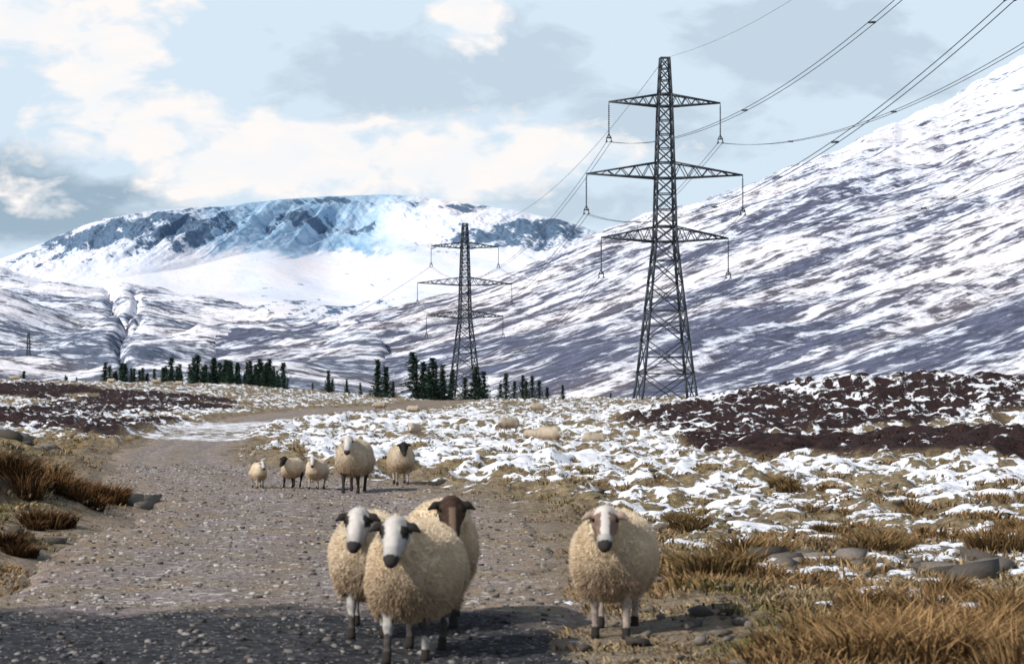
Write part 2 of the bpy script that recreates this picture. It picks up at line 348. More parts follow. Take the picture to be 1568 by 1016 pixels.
# ------------------------------------------------------------ hills
def hillmat(name,ang_,la,lb,rockc,snowlo,snowhi,zlo,zhi,fs,amp=1.,bump=.5,rockattr=False,fw=2.4,cw=1.4,soft=.22):
    m,t,b=mat(name,.9);P=POS(t);x,y,z=SEP(t,P)[:3]
    c_,s_=math.cos(ang_),math.sin(ang_)
    z2=M(t,'ADD',z,M(t,'MULTIPLY',y,.12))
    s1=M(t,'ADD',M(t,'MULTIPLY',x,c_),M(t,'MULTIPLY',z2,s_));s2=M(t,'SUBTRACT',M(t,'MULTIPLY',z2,c_),M(t,'MULTIPLY',x,s_))
    v=COMB(t,M(t,'DIVIDE',s1,la),M(t,'DIVIDE',s2,lb),0.)
    nA=NO(t,v,1.,6,.65,.35);nB=NO(t,v,4.5,4,.65,.3);nC=NO(t,v,.25,3,.5)
    fr=NO(t,P,fs,5,.75)
    q=M(t,'ADD',M(t,'MULTIPLY',M(t,'SUBTRACT',nA,.5),3.0*amp),M(t,'MULTIPLY',M(t,'SUBTRACT',nB,.5),1.8*amp))
    q=M(t,'ADD',q,M(t,'MULTIPLY',M(t,'SUBTRACT',nC,.5),cw));q=M(t,'ADD',q,M(t,'MULTIPLY',M(t,'SUBTRACT',fr,.5),fw))
    q=M(t,'ADD',q,MR(t,z,zlo,zhi,snowlo,snowhi))
    if rockattr: q=M(t,'SUBTRACT',q,M(t,'MULTIPLY',AT(t,'rock'),1.6))
    mk_=MR(t,q,-soft,soft)
    snow=MX(t,MR(t,nC,.4,.62),(.76,.81,.91),(.88,.85,.88))
    rc=MX(t,MR(t,nB,.35,.65),rockc,tuple(min(1,c*2.3) for c in rockc))
    if not rockattr: rc=MX(t,MR(t,nC,.45,.6,0.,.55),rc,(.15,.12,.115))
    if rockattr: # blue shade on the headwall and flanks, painted into the snow colour
        bsh=AT(t,'blue_shade')
        snow=MX(t,M(t,'MULTIPLY',bsh,MR(t,fr,.36,.62,1.,.75)),snow,MX(t,MR(t,nA,.35,.62),(.15,.32,.50),(.34,.53,.70)))
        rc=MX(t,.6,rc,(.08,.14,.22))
    col=MX(t,mk_,rc,snow)
    t.links.new(col,b.inputs['Base Color'])
    BUMP(t,b,fr,lb*.9,bump)
    return m
def prof(px,pts): 
    p=np.array(pts,float);return np.interp(px,p[:,0],p[:,1])
def smoothprof(px,pts,w=12):
    gx_=np.arange(-2000,4400,2.);v=prof(gx_,pts);k=np.exp(-(np.arange(-3*w,3*w+1,2.)/w)**2/2);k/=k.sum();h_=len(k)//2
    v=np.convolve(np.pad(v,h_,mode='edge'),k,'valid')[:len(gx_)];return np.interp(px,gx_,v)
tt=np.concatenate([np.linspace(0,1,240),np.linspace(1.02,1.6,12)])
# right hill
pxs=np.concatenate([np.linspace(330,1700,620,endpoint=False),np.linspace(1700,4200,90)])
PX,T=np.meshgrid(pxs,tt);B=(PX-784)/F
RP=[(330,500),(480,495),(540,487),(600,474),(700,449),(800,415),(880,378),(925,355),(1000,327),(1060,312),(1130,292),(1200,265),(1290,228),(1340,200),(1400,178),(1460,150),(1500,120),(1568,82),(1800,-20),(2500,-120),(3400,100),(4200,300)]
E=tv(smoothprof(PX,RP,6)+(fbm(PX/22,PX*0,4,301)-.5)*9*sm(PX,900,1200));RR=smoothprof(PX,[(330,1700),(540,1750),(900,2100),(1568,2900),(4200,3300)],40)
r0=prof(PX,[(330,900),(900,760),(1568,640),(4200,600)]);z0=-14.
r=r0+(RR-r0)*T;zr=E*RR+EYE
Tc=np.clip(T,0,1)
z=z0+(zr-z0)*(.5*Tc+.5*Tc**1.7)
x=B*r;y=r
rn=(fbm(x/260+y/500,y/420,5,201)-.5);rid=1-np.abs(fbm(x/150-y/260,y/500,4,211)-.5)*4
z+=(rn*95+rid*20)*np.sin(np.pi*np.clip(Tc,0,1))**.7*(.3+.7*sm(PX,600,1300))+(fbm(x/30,y/30,4,221)-.5)*10*(.15+Tc)*sm(T,0,.05)
z=np.where(T>1,zr-(T-1)*(zr-z0)*1.2,z)
mk('heather_snow_hillside',np.stack([x,y,z],-1),[gridf(*x.shape)],[hillmat('hillside',math.radians(24),55,8.,(.065,.072,.108),-.22,.50,-10,330,.06)],smooth=True)
# left hill
pxs=np.concatenate([np.linspace(-1800,-60,60,endpoint=False),np.linspace(-60,640,420)])
PX,T=np.meshgrid(pxs,tt);B=(PX-784)/F
LP=[(-1800,300),(-600,350),(0,408),(60,428),(110,440),(150,446),(185,437),(230,440),(290,452),(345,456),(400,476),(480,486),(545,490),(585,518),(605,560),(625,600),(640,620)]
E=tv(smoothprof(PX,LP,8));RR=smoothprof(PX,[(-1800,3600),(0,2900),(160,2600),(350,2300),(545,1600),(640,1150)],40)
r0=prof(PX,[(-1800,900),(0,850),(545,900),(640,950)]);r=r0+(RR-r0)*T;zr=E*RR+EYE;Tc=np.clip(T,0,1)
z=z0+(zr-z0)*(.6*Tc+.4*Tc**1.8);x=B*r;y=r
lm=sm(-PX,-600,-400)
z+=((fbm(x/200,y/350,5,231)-.5)*80+(1-np.abs(fbm(x/120,y/300,3,233)-.5)*4)*10)*np.sin(np.pi*Tc)*lm+(fbm(x/30,y/30,4,241)-.5)*9*(.1+Tc)*sm(T,0,.05)*lm
gl=160+np.interp(Tc,[0,.2,.4,.6,.8,1],[75,48,22,30,6,12])+(fbm(Tc*12,Tc*0,3,307)-.5)*34;gw=np.interp(Tc,[0,.5,1],[4,8,7])*(.7+.8*fbm(Tc*15,Tc*0,2,309))
z-=np.exp(-np.abs((PX-gl)/gw)**1.5)*13*sm(Tc,.12,.4)*(1-.5*sm(Tc,.85,1))
z-=np.exp(-np.abs((PX-gl-12-60*(Tc-.4))/6)**1.5)*7*sm(Tc,.4,.5)*(1-sm(Tc,.8,1))
z=np.where(T>1,zr-(T-1)*(zr-z0)*1.2,z)
mk('glen_hill',np.stack([x,y,z],-1),[gridf(*x.shape)],[hillmat('glenhill',math.radians(-12),50,8.,(.07,.085,.12),-.22,.32,-10,130,.05)],smooth=True)
# corrie mountain: broad whaleback with a scooped headwall
pxs=np.concatenate([np.linspace(-1800,-60,50,endpoint=False),np.linspace(-60,1000,700,endpoint=False),np.linspace(1000,1700,40)])
tt2=np.concatenate([np.linspace(0,1,110,endpoint=False),np.linspace(1,2,220),np.linspace(2.03,3,12)])
PX,T=np.meshgrid(pxs,tt2);B=(PX-784)/F
MP=[(-1800,500),(-400,450),(0,396),(60,374),(130,343),(220,325),(308,317),(330,317),(400,308),(500,300),(600,297),(650,301),(720,311),(800,324),(870,339),(920,357),(1000,380),(1300,420),(1700,500)]
FP=[(-1800,560),(0,450),(100,435),(200,422),(290,410),(350,392),(420,378),(480,394),(520,394),(560,376),(610,356),(700,385),(800,410),(900,425),(1700,560)]
nzp=fbm(PX/60,PX*0+T*.6,4,303)-.5
Rt=smoothprof(PX,[(-1800,6500),(0,6400),(130,6250),(290,6000),(350,6050),(420,6250),(520,6500),(590,6600),(650,6480),(720,6350),(900,6150),(1700,5900)],45)
Dw=smoothprof(PX,[(-1800,1900),(0,1500),(200,1000),(290,600),(360,380),(560,360),(620,560),(700,900),(900,1300),(1700,1600)],45)
Rf=Rt-Dw
Eb=tv(smoothprof(PX,[(-1800,580),(0,510),(200,502),(400,505),(560,508),(900,515),(1700,580)],40))
Ef=tv(smoothprof(PX,FP,22));Et=tv(smoothprof(PX,MP,8)+(fbm(PX/18,PX*0,3,305)-.5)*1.5)
r=np.where(T<1,3900+(Rf-3900)*T,np.where(T<2,Rf+(Rt-Rf)*(T-1),Rt+(T-2)*2500))
cor=sm(PX,270,350)*(1-sm(PX,580,680))
k2=np.clip(T-1,0,1);k2=(k2*.5+.5*sm(k2,0,1))*cor+(1-(1-k2)**1.35)*(1-cor)
e=np.where(T<1,Eb+(Ef-Eb)*T**1.05,np.where(T<2,Ef+(Et-Ef)*k2,Et-(T-2)*.05))
x=B*r;y=r;z=e*r+EYE
wl=np.sin(np.pi*np.clip(T-1,0,1))**.8
pyy=HOR-(z-EYE)/r*F
ribs=(1-np.abs(fbm(x/70+pyy/60,pyy/110,4,251)-.5)*4)
spur=np.exp(-((PX-225)/95)**2)
z+=wl*(ribs*(8+16*spur+8*cor)+(fbm(x/60,pyy/20,5,261,.6)-.5)*36)+(T<1)*(fbm(x/350,y/500,4,271)-.5)*40*np.sin(np.pi*np.clip(T,0,1))
n0=(fbm(x/38+pyy/30,pyy/14,5,281,.65)-.5)
def g2(cx,cy,sx,sy): return np.exp(-((PX-cx)/sx)**2-((pyy-cy)/sy)**2)
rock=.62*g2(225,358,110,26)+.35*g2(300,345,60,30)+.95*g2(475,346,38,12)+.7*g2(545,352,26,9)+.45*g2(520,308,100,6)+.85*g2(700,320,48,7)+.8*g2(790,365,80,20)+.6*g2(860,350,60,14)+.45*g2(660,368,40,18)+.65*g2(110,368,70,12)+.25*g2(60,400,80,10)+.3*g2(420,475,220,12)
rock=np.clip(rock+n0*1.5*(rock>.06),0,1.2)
blue_shade=(1-sm(pyy,380+34*n0,394+34*n0))*cor*1.1*(1-.85*g2(615,350,40,34))+.7*g2(250,352,80,28)+.5*g2(840,358,90,18)+.45*g2(745,375,60,22)+.35*g2(100,380,70,16)  # mask for the painted blue shade, mostly left off the sunlit right wall
blue_shade=np.clip(blue_shade+n0*.8*(blue_shade>.06),0,1)
mk('corrie_mountain',np.stack([x,y,z],-1),[gridf(*x.shape)],[hillmat('corrie',math.radians(-50),60,20.,(.08,.12,.18),.68,.68,0,500,.015,.75,.3,True,2.2,.8,.14)],{'rock':rock,'blue_shade':blue_shade},smooth=True)
# ------------------------------------------------------------ beams
def beams(segs):
    s=np.array([(*a,*b_,w_) for a,b_,w_ in segs],float);a=s[:,:3];b_=s[:,3:6];w_=s[:,6:7]/2
    d=b_-a;d/=np.linalg.norm(d,axis=1,keepdims=True)+1e-9
    up=np.where(np.abs(d[:,2:3])>.9,np.array([[1.,0,0]]),np.array([[0,0,1.]]))
    u=np.cross(d,up);u/=np.linalg.norm(u,axis=1,keepdims=True);v=np.cross(d,u)
    c=[(-1,-1),(1,-1),(1,1),(-1,1)]
    V=np.stack([p+u*w_*i+v*w_*j for p in (a,b_) for i,j in c],1)
    f=np.array([(0,3,2,1),(4,5,6,7),(0,1,5,4),(1,2,6,5),(2,3,7,6),(3,0,4,7)])
    return V.reshape(-1,3),(np.arange(len(s))[:,None,None]*8+f[None]).reshape(-1,4)
def steel(name,c1,c2,rough=.55):
    m,t,b=mat(name,rough);t.links.new(MX(t,NO(t,POS(t),1.5,3),c1,c2),b.inputs['Base Color']);b.inputs['Metallic'].default_value=.3;return m
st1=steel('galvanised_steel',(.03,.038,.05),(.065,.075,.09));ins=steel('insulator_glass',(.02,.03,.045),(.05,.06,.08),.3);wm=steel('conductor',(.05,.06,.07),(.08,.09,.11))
ARMS=[(21.4,8.2,1.9),(29.5,10.1,2.0),(38.7,7.2,1.5)]
def pylon(loc,rot,thick=1.,armk=1.,name='electricity_pylon'):
    emp=bpy.data.objects.new(name,None);sc.collection.objects.link(emp);emp.location=loc;emp.rotation_euler=(0,0,rot)
    hw=lambda z:float(np.interp(z,[0,4,21.4,29.5,38.7,44.9],[3.7,3.15,1.33,1.12,.85,.55]))
    S=[]
    lv=[0,4.6,8.8,12.6,16,19,21.4,23.4,25.5,27.5,29.5,31.5,33.3,35.1,36.9,38.7,40.3,42,43.5,44.9]
    cs=[(-1,-1),(1,-1),(1,1),(-1,1)]
    L_,br=.30*thick,.13*thick
    for i in range(len(lv)-1):
        a,c=lv[i],lv[i+1];wa,wc=hw(a),hw(c);k=1. if a<21 else .75
        for j in range(4):
            p=cs[j];q=cs[(j+1)%4]
            S.append(((p[0]*wa,p[1]*wa,a),(p[0]*wc,p[1]*wc,c),L_*k))
            S.append(((p[0]*wa,p[1]*wa,a),(q[0]*wc,q[1]*wc,c),br));S.append(((q[0]*wa,q[1]*wa,a),(p[0]*wc,p[1]*wc,c),br))
            if i%2==0 or a>20: S.append(((p[0]*wc,p[1]*wc,c),(q[0]*wc,q[1]*wc,c),br))
            if a<16:   # secondary bracing
                m_=(a+c)/2;wm_=hw(m_);S.append(((p[0]*wm_,p[1]*wm_,m_),(q[0]*wm_,q[1]*wm_,m_),br*.7))
        if i==0:
            for p in cs: S.append(((p[0]*wa,p[1]*wa,-2.5),(p[0]*wa,p[1]*wa,0),L_))
    for z_,l,hh in ARMS:
        l=l*armk;w0=hw(z_);w1=hw(z_+hh)
        for sx in (-1,1):
            tip=(sx*l,0,z_+.5)
            for sy in (-1,1):
                S.append(((sx*w0,sy*w0,z_),tip,.2*thick));S.append(((sx*w1,sy*w1,z_+hh),tip,.17*thick))
                N_=5
                for k in range(N_):
                    f=k/N_;g=(k+.5)/N_;lo_=lambda f:(sx*(w0+(l-w0)*f),sy*w0*(1-f),z_+.5*f);hi_=lambda f:(sx*(w1+(l-w1)*f),sy*w1*(1-f),z_+hh+(.5-hh)*f)
                    S.append((lo_(f),hi_(g),.1*thick));S.append((hi_(g),lo_(min(1,(k+1)/N_)),.1*thick))
            for f in (.25,.5,.75): S.append(((sx*(w0+(l-w0)*f),-w0*(1-f),z_+.5*f),(sx*(w0+(l-w0)*f),w0*(1-f),z_+.5*f),.1*thick))
        for s_ in (-1,1): 
            S.append(((-w0,s_*w0,z_),(w0,s_*w0,z_),.2*thick));S.append(((-w1,s_*w1,z_+hh),(w1,s_*w1,z_+hh),.17*thick))
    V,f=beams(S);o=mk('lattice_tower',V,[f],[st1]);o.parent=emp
    V=[];Fq=[];n_=10
    for z_,l,hh in ARMS:
        l=l*armk
        for sx in (-1,1):
            zz=[];rr=[]
            top=z_+.5
            for k in range(15):
                zc=top-.5-k*.25;zz+= [zc,zc-.04,zc-.1];rr+=[.05,.15*thick,.06]
            zz=[top]+zz+[top-4.6];rr=[.04]+rr+[.05]
            base=sum(len(v) for v in V);aa=np.linspace(0,2*np.pi,n_,endpoint=False)
            V.append(np.stack([sx*l+np.outer(rr,np.cos(aa)),np.outer(rr,np.sin(aa)),np.repeat(np.array(zz)[:,None],n_,1)],-1).reshape(-1,3))
            for i in range(len(zz)-1):
                for j in range(n_): Fq.append((base+i*n_+j,base+i*n_+(j+1)%n_,base+(i+1)*n_+(j+1)%n_,base+(i+1)*n_+j))
    o=mk('insulators',np.concatenate(V),[Fq],[ins]);o.parent=emp
    S=[]
    for z_,l,hh in ARMS:
        for sx in (-1,1):
            q=(sx*l*armk,0,z_-4.1)
            S+=[((q[0]-.3,0,q[2]),(q[0]+.3,0,q[2]),.16),((q[0]-.3,0,q[2]),(q[0]-.3,0,q[2]-.5),.1),((q[0]+.3,0,q[2]),(q[0]+.3,0,q[2]-.5),.1),((q[0]-.3,0,q[2]),(q[0],0,q[2]+.5),.1),((q[0]+.3,0,q[2]),(q[0],0,q[2]+.5),.1),((q[0]-.3,-.5,q[2]-.5),(q[0]-.3,.5,q[2]-.5),.14),((q[0]+.3,-.5,q[2]-.5),(q[0]+.3,.5,q[2]-.5),.14)]
    V,f=beams(S);o=mk('yoke_plates',V,[f],[st1]);o.parent=emp
    return emp
P1=(19.5,308,-.9);P2=(-11.7,600,-2.0);P3=(39.8,144,.0);P4=(-300,1500,-8.)
yaw={0:math.radians(6),1:math.radians(16),2:math.radians(4),3:math.radians(20)}
pylon(P1,yaw[0]);pylon(P2,yaw[1],1.15,1.2);pylon(P3,yaw[2]);pylon(P4,yaw[3],1.3)
def att(P,yw,arm,sx,k=1.):
    z_,l,_=ARMS[arm];return np.array([P[0]+math.cos(yw)*sx*l*k,P[1]+math.sin(yw)*sx*l*k,P[2]+z_-4.6])
S=[]
def span(a,b_,sag,th,N_=48):
    f=np.linspace(0,1,N_+1)[:,None];p=a+(b_-a)*f;p[:,2]-=4*sag*(f*(1-f))[:,0]
    for i in range(N_): S.append((tuple(p[i]),tuple(p[i+1]),th))
    return p
for arm in range(3):
    for sx in (-1,1):
        for off in (-.28,.28):
            o_=np.array([off,0,0]);th=.045 if arm else .022
            p=span(att(P1,yaw[0],arm,sx)+o_,att(P3,yaw[2],arm,sx)+o_,5.5,th)
            if off<0 and arm:
                for i in (11,23,36): S.append((tuple(p[i]),tuple(p[i]+np.array([.56,0,0])),.16))
            span(att(P2,yaw[1],arm,sx,1.2)+o_,att(P1,yaw[0],arm,sx)+o_,9,.045)
        span(att(P2,yaw[1],arm,sx,1.2),att(P4,yaw[3],arm,sx),30,.06)
tp=lambda P:np.array([P[0],P[1],P[2]+44.9])
span(tp(P1),tp(P3),4,.025);span(tp(P2),tp(P1),7,.04)
V,f=beams(S);mk('power_lines',V,[f],[wm])
# ------------------------------------------------------------ conifers
fol=colmat('conifer_foliage',.95,.3)
def conifer(h,wk,seed):
    g=np.random.default_rng(seed);V=[];Ft=[];C=[]
    n_=7;aa=np.linspace(0,6.283,n_,endpoint=False)
    for zf,rf in ((-.05,.028),(.3,.02),(.98,.003)):
        V.append(np.stack([np.cos(aa)*rf*h,np.sin(aa)*rf*h,np.full(n_,zf*h)],-1));C.append(np.tile([.06,.045,.035],(n_,1)))
    for i in (0,1):
        for j in range(n_):
            a,b_,c,d_=i*n_+j,i*n_+(j+1)%n_,(i+1)*n_+(j+1)%n_,(i+1)*n_+j;Ft+=[(a,b_,c),(a,c,d_)]
    base=3*n_
    lean=g.normal(0,.02,2)
    for L_ in np.linspace(.06,.99,26):
        rr=wk*h*(1-L_)**.8*(.45+.95*g.random())+.01*h
        for k in range(int(4+5*(1-L_))):
            a=g.random()*6.283;ln=rr*(.4+.9*g.random());tone=.5+.9*g.random()
            cA=np.array([.022,.045,.030])*tone
            for q in range(7):
                f=(q+g.random())/7;px_=np.cos(a)*ln*f;py_=np.sin(a)*ln*f;pz=h*L_-ln*.28*f+g.normal(0,.008*h)
                s=.034*h*(1.1-.5*f)*(.6+.8*g.random());dirs=g.normal(0,1,(3,3));dirs[:,2]*=.55
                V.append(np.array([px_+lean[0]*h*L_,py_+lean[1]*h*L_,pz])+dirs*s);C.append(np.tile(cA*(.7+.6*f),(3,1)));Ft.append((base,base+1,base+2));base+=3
    return np.concatenate(V),np.array(Ft),np.concatenate(C)
var=[conifer(1.,w_,s) for w_,s in ((.22,1),(.27,2),(.33,3),(.46,4))]
vme=[mk('pine_tree',v,[f],[fol],cols=c,obj=False) for v,f,c in var]
def zs(x,y): return float(H(np.array([x]),np.array([y]))[0])
for px,d_,h,v in [(36,520,3.4,0),(503,460,3.8,1),(508,480,2.4,2),(531,470,2.6,1),(553,480,2.3,2),(578,440,6.0,1),(591,445,5.3,1),(602,450,3.0,0),(638,430,7.4,2),(648,440,6.4,1),(660,450,5.0,2),(668,430,6.7,2),(678,445,5.9,1),(690,450,5.2,2),(712,440,3.8,3),(726,440,5.6,2),(742,445,4.6,2),(734,438,3.8,3),(766,430,2.6,3),(775,436,4.2,3),(788,435,3.1,3),(800,430,3.9,3),(806,432,3.,3),(815,438,3.7,3),(826,438,3.0,3),(838,440,2.2,3),(862,440,2.4,0),(935,430,1.5,2)]:
    o=bpy.data.objects.new('pine_tree',vme[v]);sc.collection.objects.link(o);x=bx(px,d_);o.location=(x,d_,zs(x,d_)-.2);h=h*1.12;o.scale=(h*rng.uniform(1.1,1.6),h*rng.uniform(1.1,1.6),h);o.rotation_euler=(0,0,rng.random()*6)
V=[];Fs=[];C=[];bs=0
for a,b_,h0,n_ in [(155,192,4.6,11),(200,238,3.6,8),(244,282,5.4,12),(292,350,6.0,20),(340,378,4.6,12),(376,436,5.2,26),(100,150,2.4,4),(438,480,1.6,3)]:
    for k in range(n_):
        px=rng.uniform(a,b_);d_=rng.uniform(470,520);h=h0*rng.uniform(.45,1.15);x=bx(px,d_);v,f,c=var[rng.integers(1,4)]
        an=rng.random()*6.28;R2=np.array([[math.cos(an),-math.sin(an),0],[math.sin(an),math.cos(an),0],[0,0,1]])
        V.append((v@R2.T)*h*np.array([1.3,1.3,1])+np.array([x,d_,zs(x,d_)-.2]));Fs.append(f+bs);C.append(c);bs+=len(v)
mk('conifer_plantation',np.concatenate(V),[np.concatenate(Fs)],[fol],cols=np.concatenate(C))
# ------------------------------------------------------------ sheep
def nets(v,org,h):
    s=v.shape;cs=tuple(k-1 for k in s);acc=np.zeros(cs+(3,),np.float32);cnt=np.zeros(cs,np.float32)
    sl=lambda o:v[o[0]:o[0]+cs[0],o[1]:o[1]+cs[1],o[2]:o[2]+cs[2]]
    for ax in range(3):
        o1,o2=[a for a in range(3) if a!=ax]
        for i in (0,1):
            for j in (0,1):
                a=[0,0,0];a[o1]=i;a[o2]=j;b_=list(a);b_[ax]=1
                va,vb=sl(a),sl(b_);cr=(va<0)!=(vb<0);tt_=np.where(cr,va/(va-vb+1e-12),0)
                acc[...,ax]+=tt_*cr;acc[...,o1]+=i*cr;acc[...,o2]+=j*cr;cnt+=cr
    mk_=cnt>0;idx=-np.ones(cs,np.int64);idx[mk_]=np.arange(mk_.sum())
    ijk=np.argwhere(mk_);V=org+h*(ijk+acc[mk_]/cnt[mk_][:,None])
    Q=[]
    for ax in range(3):
        o1,o2=[(1,2),(2,0),(0,1)][ax]
        a=v[tuple(slice(0,s[k]-1) if k==ax else slice(1,s[k]-1) for k in range(3))]
        b_=v[tuple(slice(1,s[k]) if k==ax else slice(1,s[k]-1) for k in range(3))]
        for sgn in (0,1):
            cr=((a<0)&(b_>=0)) if sgn==0 else ((a>=0)&(b_<0))
            e_=np.argwhere(cr)
            if len(e_)==0: continue
            off=np.array([0 if k==ax else 1 for k in range(3)]);e_=e_+off
            d1=np.zeros(3,int);d1[o1]=1;d2=np.zeros(3,int);d2[o2]=1
            g=lambda c:idx[c[:,0],c[:,1],c[:,2]]
            q=np.stack([g(e_-d1-d2),g(e_-d2),g(e_),g(e_-d1)],1)
            Q.append(q if sgn==0 else q[:,::-1])
    return V,np.concatenate(Q)
def sheep_mesh(name,h,face,legc,yawh=0.,hx=0.,nstr=20000,seed=0,drop=0.,tint=1.,walk=1.,fat=1.):
    g=np.random.default_rng(seed)
    bod=[]
    def E_(c,r,l): bod.append(('e',np.array(c),np.array(r),l))
    def C_(a,b_,ra,rb,l,k=.02,fl=None): bod.append(('c',np.array(a,float),np.array(b_,float),ra,rb,l,k,fl))
    E_((0,.46,.605),(.285*fat,.50,.275),0);E_((0,.10,.61),(.245*fat,.25,.27),0);E_((0,.80,.61),(.26*fat,.27,.27),0);E_((0,.42,.50),(.27*fat,.42,.20),0);E_((0,.10,.50),(.22*fat,.22,.18),0)
    for sx in (-1,1):
        C_((sx*.15,.84,.50),(sx*.14,.86,.37),.13,.08,0);C_((sx*.14,.10,.49),(sx*.125,.08,.37),.11,.07,0)
    C_((0,1.03,.70),(0,1.09,.42),.05,.04,0)
    wf=[.09,-.07];wh=[-.08,.09]
    for i,sx in enumerate((-1,1)):
        f=wf[i]*walk;lift=.035 if f<0 else 0.
        C_((sx*.12,.09,.44),(sx*.115,.06-f*.4,.245+lift*.5),.05,.034,2);C_((sx*.115,.06-f*.4,.245+lift*.5),(sx*.112,.07-f,.075+lift*.3),.031,.023,2)
        C_((sx*.112,.07-f,.075),(sx*.112,.035-f,.03),.026,.034,4)
        f=wh[i]*walk
        C_((sx*.145,.78,.45),(sx*.13,.93-f*.5,.27),.075,.034,2);C_((sx*.13,.93-f*.5,.27),(sx*.125,.88-f,.08),.031,.024,2);C_((sx*.125,.88-f,.08),(sx*.125,.845-f,.03),.026,.034,4)
    piv=np.array([hx*.4,-.02,.76]);ch,sh=math.cos(yawh),math.sin(yawh)
    def hp(p): 
        p=np.array(p,float);q=p-np.array([0,-.02,.76]);return np.array([q[0]*ch-q[1]*sh,q[0]*sh+q[1]*ch,q[2]-drop])+piv+np.array([hx*.6,0,0])
    C_((0,.06,.70),hp((0,-.13,.82)),.20,.115,0);C_(hp((0,-.14,.84)),hp((0,-.19,.90)),.09,.07,0)
    C_(hp((0,-.20,.875)),hp((0,-.345,.715)),.084,.050,1,.03);C_(hp((0,-.24,.915)),hp((0,-.33,.77)),.047,.038,1,.03)
    C_(hp((0,-.20,.83)),hp((0,-.30,.70)),.07,.04,1,.03);C_(hp((0,-.345,.715)),hp((0,-.365,.69)),.048,.042,5,.02)
    for sx in (-1,1):
        C_(hp((sx*.05,-.255,.875)),hp((sx*.055,-.24,.83)),.032,.035,1,.02)
        C_(hp((sx*.065,-.19,.91)),hp((sx*.115,-.205,.90)),.022,.028,3,.012);C_(hp((sx*.115,-.205,.90)),hp((sx*.165,-.215,.872)),.027,.010,3,.012)
    lo_=np.array([-.42,-.6,-.02]);hi_=np.array([.42,1.2,1.05])
    nn=np.ceil((hi_-lo_)/h).astype(int)+1
    gx,gy,gz=[ (lo_[i]+h*np.arange(nn[i])).astype(np.float32) for i in range(3)]
    def sdf(q,xx,yy,zz):
        if q[0]=='e':
            c,r=q[1],q[2];a=(xx-c[0])/r[0];b_=(yy-c[1])/r[1];d_=(zz-c[2])/r[2];k0=np.sqrt(a*a+b_*b_+d_*d_)+1e-6
            return k0*(k0-1)/(np.sqrt((a/r[0])**2+(b_/r[1])**2+(d_/r[2])**2)+1e-6)
        a,b_=q[1],q[2];d_=b_-a;L2=(d_**2).sum();t_=np.clip(((xx-a[0])*d_[0]+(yy-a[1])*d_[1]+(zz-a[2])*d_[2])/L2,0,1)
        return np.sqrt((xx-a[0]-t_*d_[0])**2+(yy-a[1]-t_*d_[1])**2+(zz-a[2]-t_*d_[2])**2)-(q[3]+(q[4]-q[3])*t_)
    GX,GY,GZ=np.meshgrid(gx,gy,gz,indexing='ij');v=None
    lab=lambda q:q[3] if q[0]=='e' else q[5]
    for q in bod:
        d_=sdf(q,GX,GY,GZ).astype(np.float32);k=.07 if lab(q)==0 else (.02 if lab(q)!=3 else .012)
        if v is None: v=d_
        else:
            hh=np.clip(.5+.5*(v-d_)/k,0,1);v=v*(1-hh)+d_*hh-k*hh*(1-hh)
    V,Q=nets(v,lo_,h)
    ds={}
    for q in bod:
        l=lab(q);d_=sdf(q,V[:,0],V[:,1],V[:,2]);ds[l]=np.minimum(ds.get(l,9.),d_)
    ls=sorted(ds);lb=np.array(ls)[np.argmin(np.stack([ds[l]+(.012 if l==0 else 0) for l in ls]),0)]
    hi0=hp((0,-.22,.93));mz=hp((0,-.37,.68));ax=mz-hi0;tl_=((V-hi0)@ax)/(ax@ax)
    lat=np.cos(yawh)*(V[:,0]-hi0[0])+np.sin(yawh)*(V[:,1]-hi0[1])
    al=np.abs(lat)
    W=np.array([.60,.56,.52]);K=np.array([.022,.019,.018]);BR=np.array([.10,.055,.035]);CR=np.array([.80,.68,.52])*tint
    nse=vn3(V[:,0]*9,V[:,1]*9,V[:,2]*9,seed)[:,None];nf=vn3(V[:,0]*50,V[:,1]*50,V[:,2]*50,seed+3)[:,None]
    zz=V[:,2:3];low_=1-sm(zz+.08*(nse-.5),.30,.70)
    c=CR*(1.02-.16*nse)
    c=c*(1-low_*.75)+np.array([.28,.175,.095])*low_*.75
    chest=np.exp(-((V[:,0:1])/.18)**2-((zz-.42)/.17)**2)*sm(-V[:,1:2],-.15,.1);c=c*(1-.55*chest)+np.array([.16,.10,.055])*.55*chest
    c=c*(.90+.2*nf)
    al_=al[:,None];T_=tl_[:,None]
    eyep=np.minimum(np.linalg.norm(V-hp((.075,-.25,.868)),axis=1),np.linalg.norm(V-hp((-.075,-.25,.868)),axis=1))[:,None]
    ws=W*(.80+.3*nf)*(1-.35*sm(T_,.5,.9))*(1-.35*sm(al_,.03,.075))
    if face=='badger': fc=np.where(eyep+.025*(nf-.5)<.046,K*1.6,ws);ec=K*1.3
    elif face=='dark': fc=BR*.45*(.5+nf)+K*.3+0*al_;fc=np.where((al_<.022)&(T_>.25)&(T_<.9),np.array([.16,.11,.08]),fc);ec=K
    elif face=='brown': fc=np.where((al_+.014*(nf-.5)<.030)|(T_<.1),W,np.array([.20,.135,.105])*(.7+.6*nf));fc=np.where((T_>.7),ws,fc);ec=np.array([.36,.27,.22])
    elif face=='black': fc=np.tile(K,(len(V),1));ec=K
    else: fc=ws;ec=np.array([.50,.41,.36])
    nosec=np.array([.04,.035,.035])
    fc=np.where((T_>.86),nosec*(1 if face!='white' else 2),fc)
    c=np.where((lb==1)[:,None],fc,c);c=np.where((lb==5)[:,None],nosec,c);c=np.where((lb==3)[:,None],ec,c)
    lw={'black':K*1.5,'mix':None,'white':np.array([.34,.28,.24])}[legc]
    if lw is None: lw=np.where(nse+.3*nf>.74,W*.6,K*3)
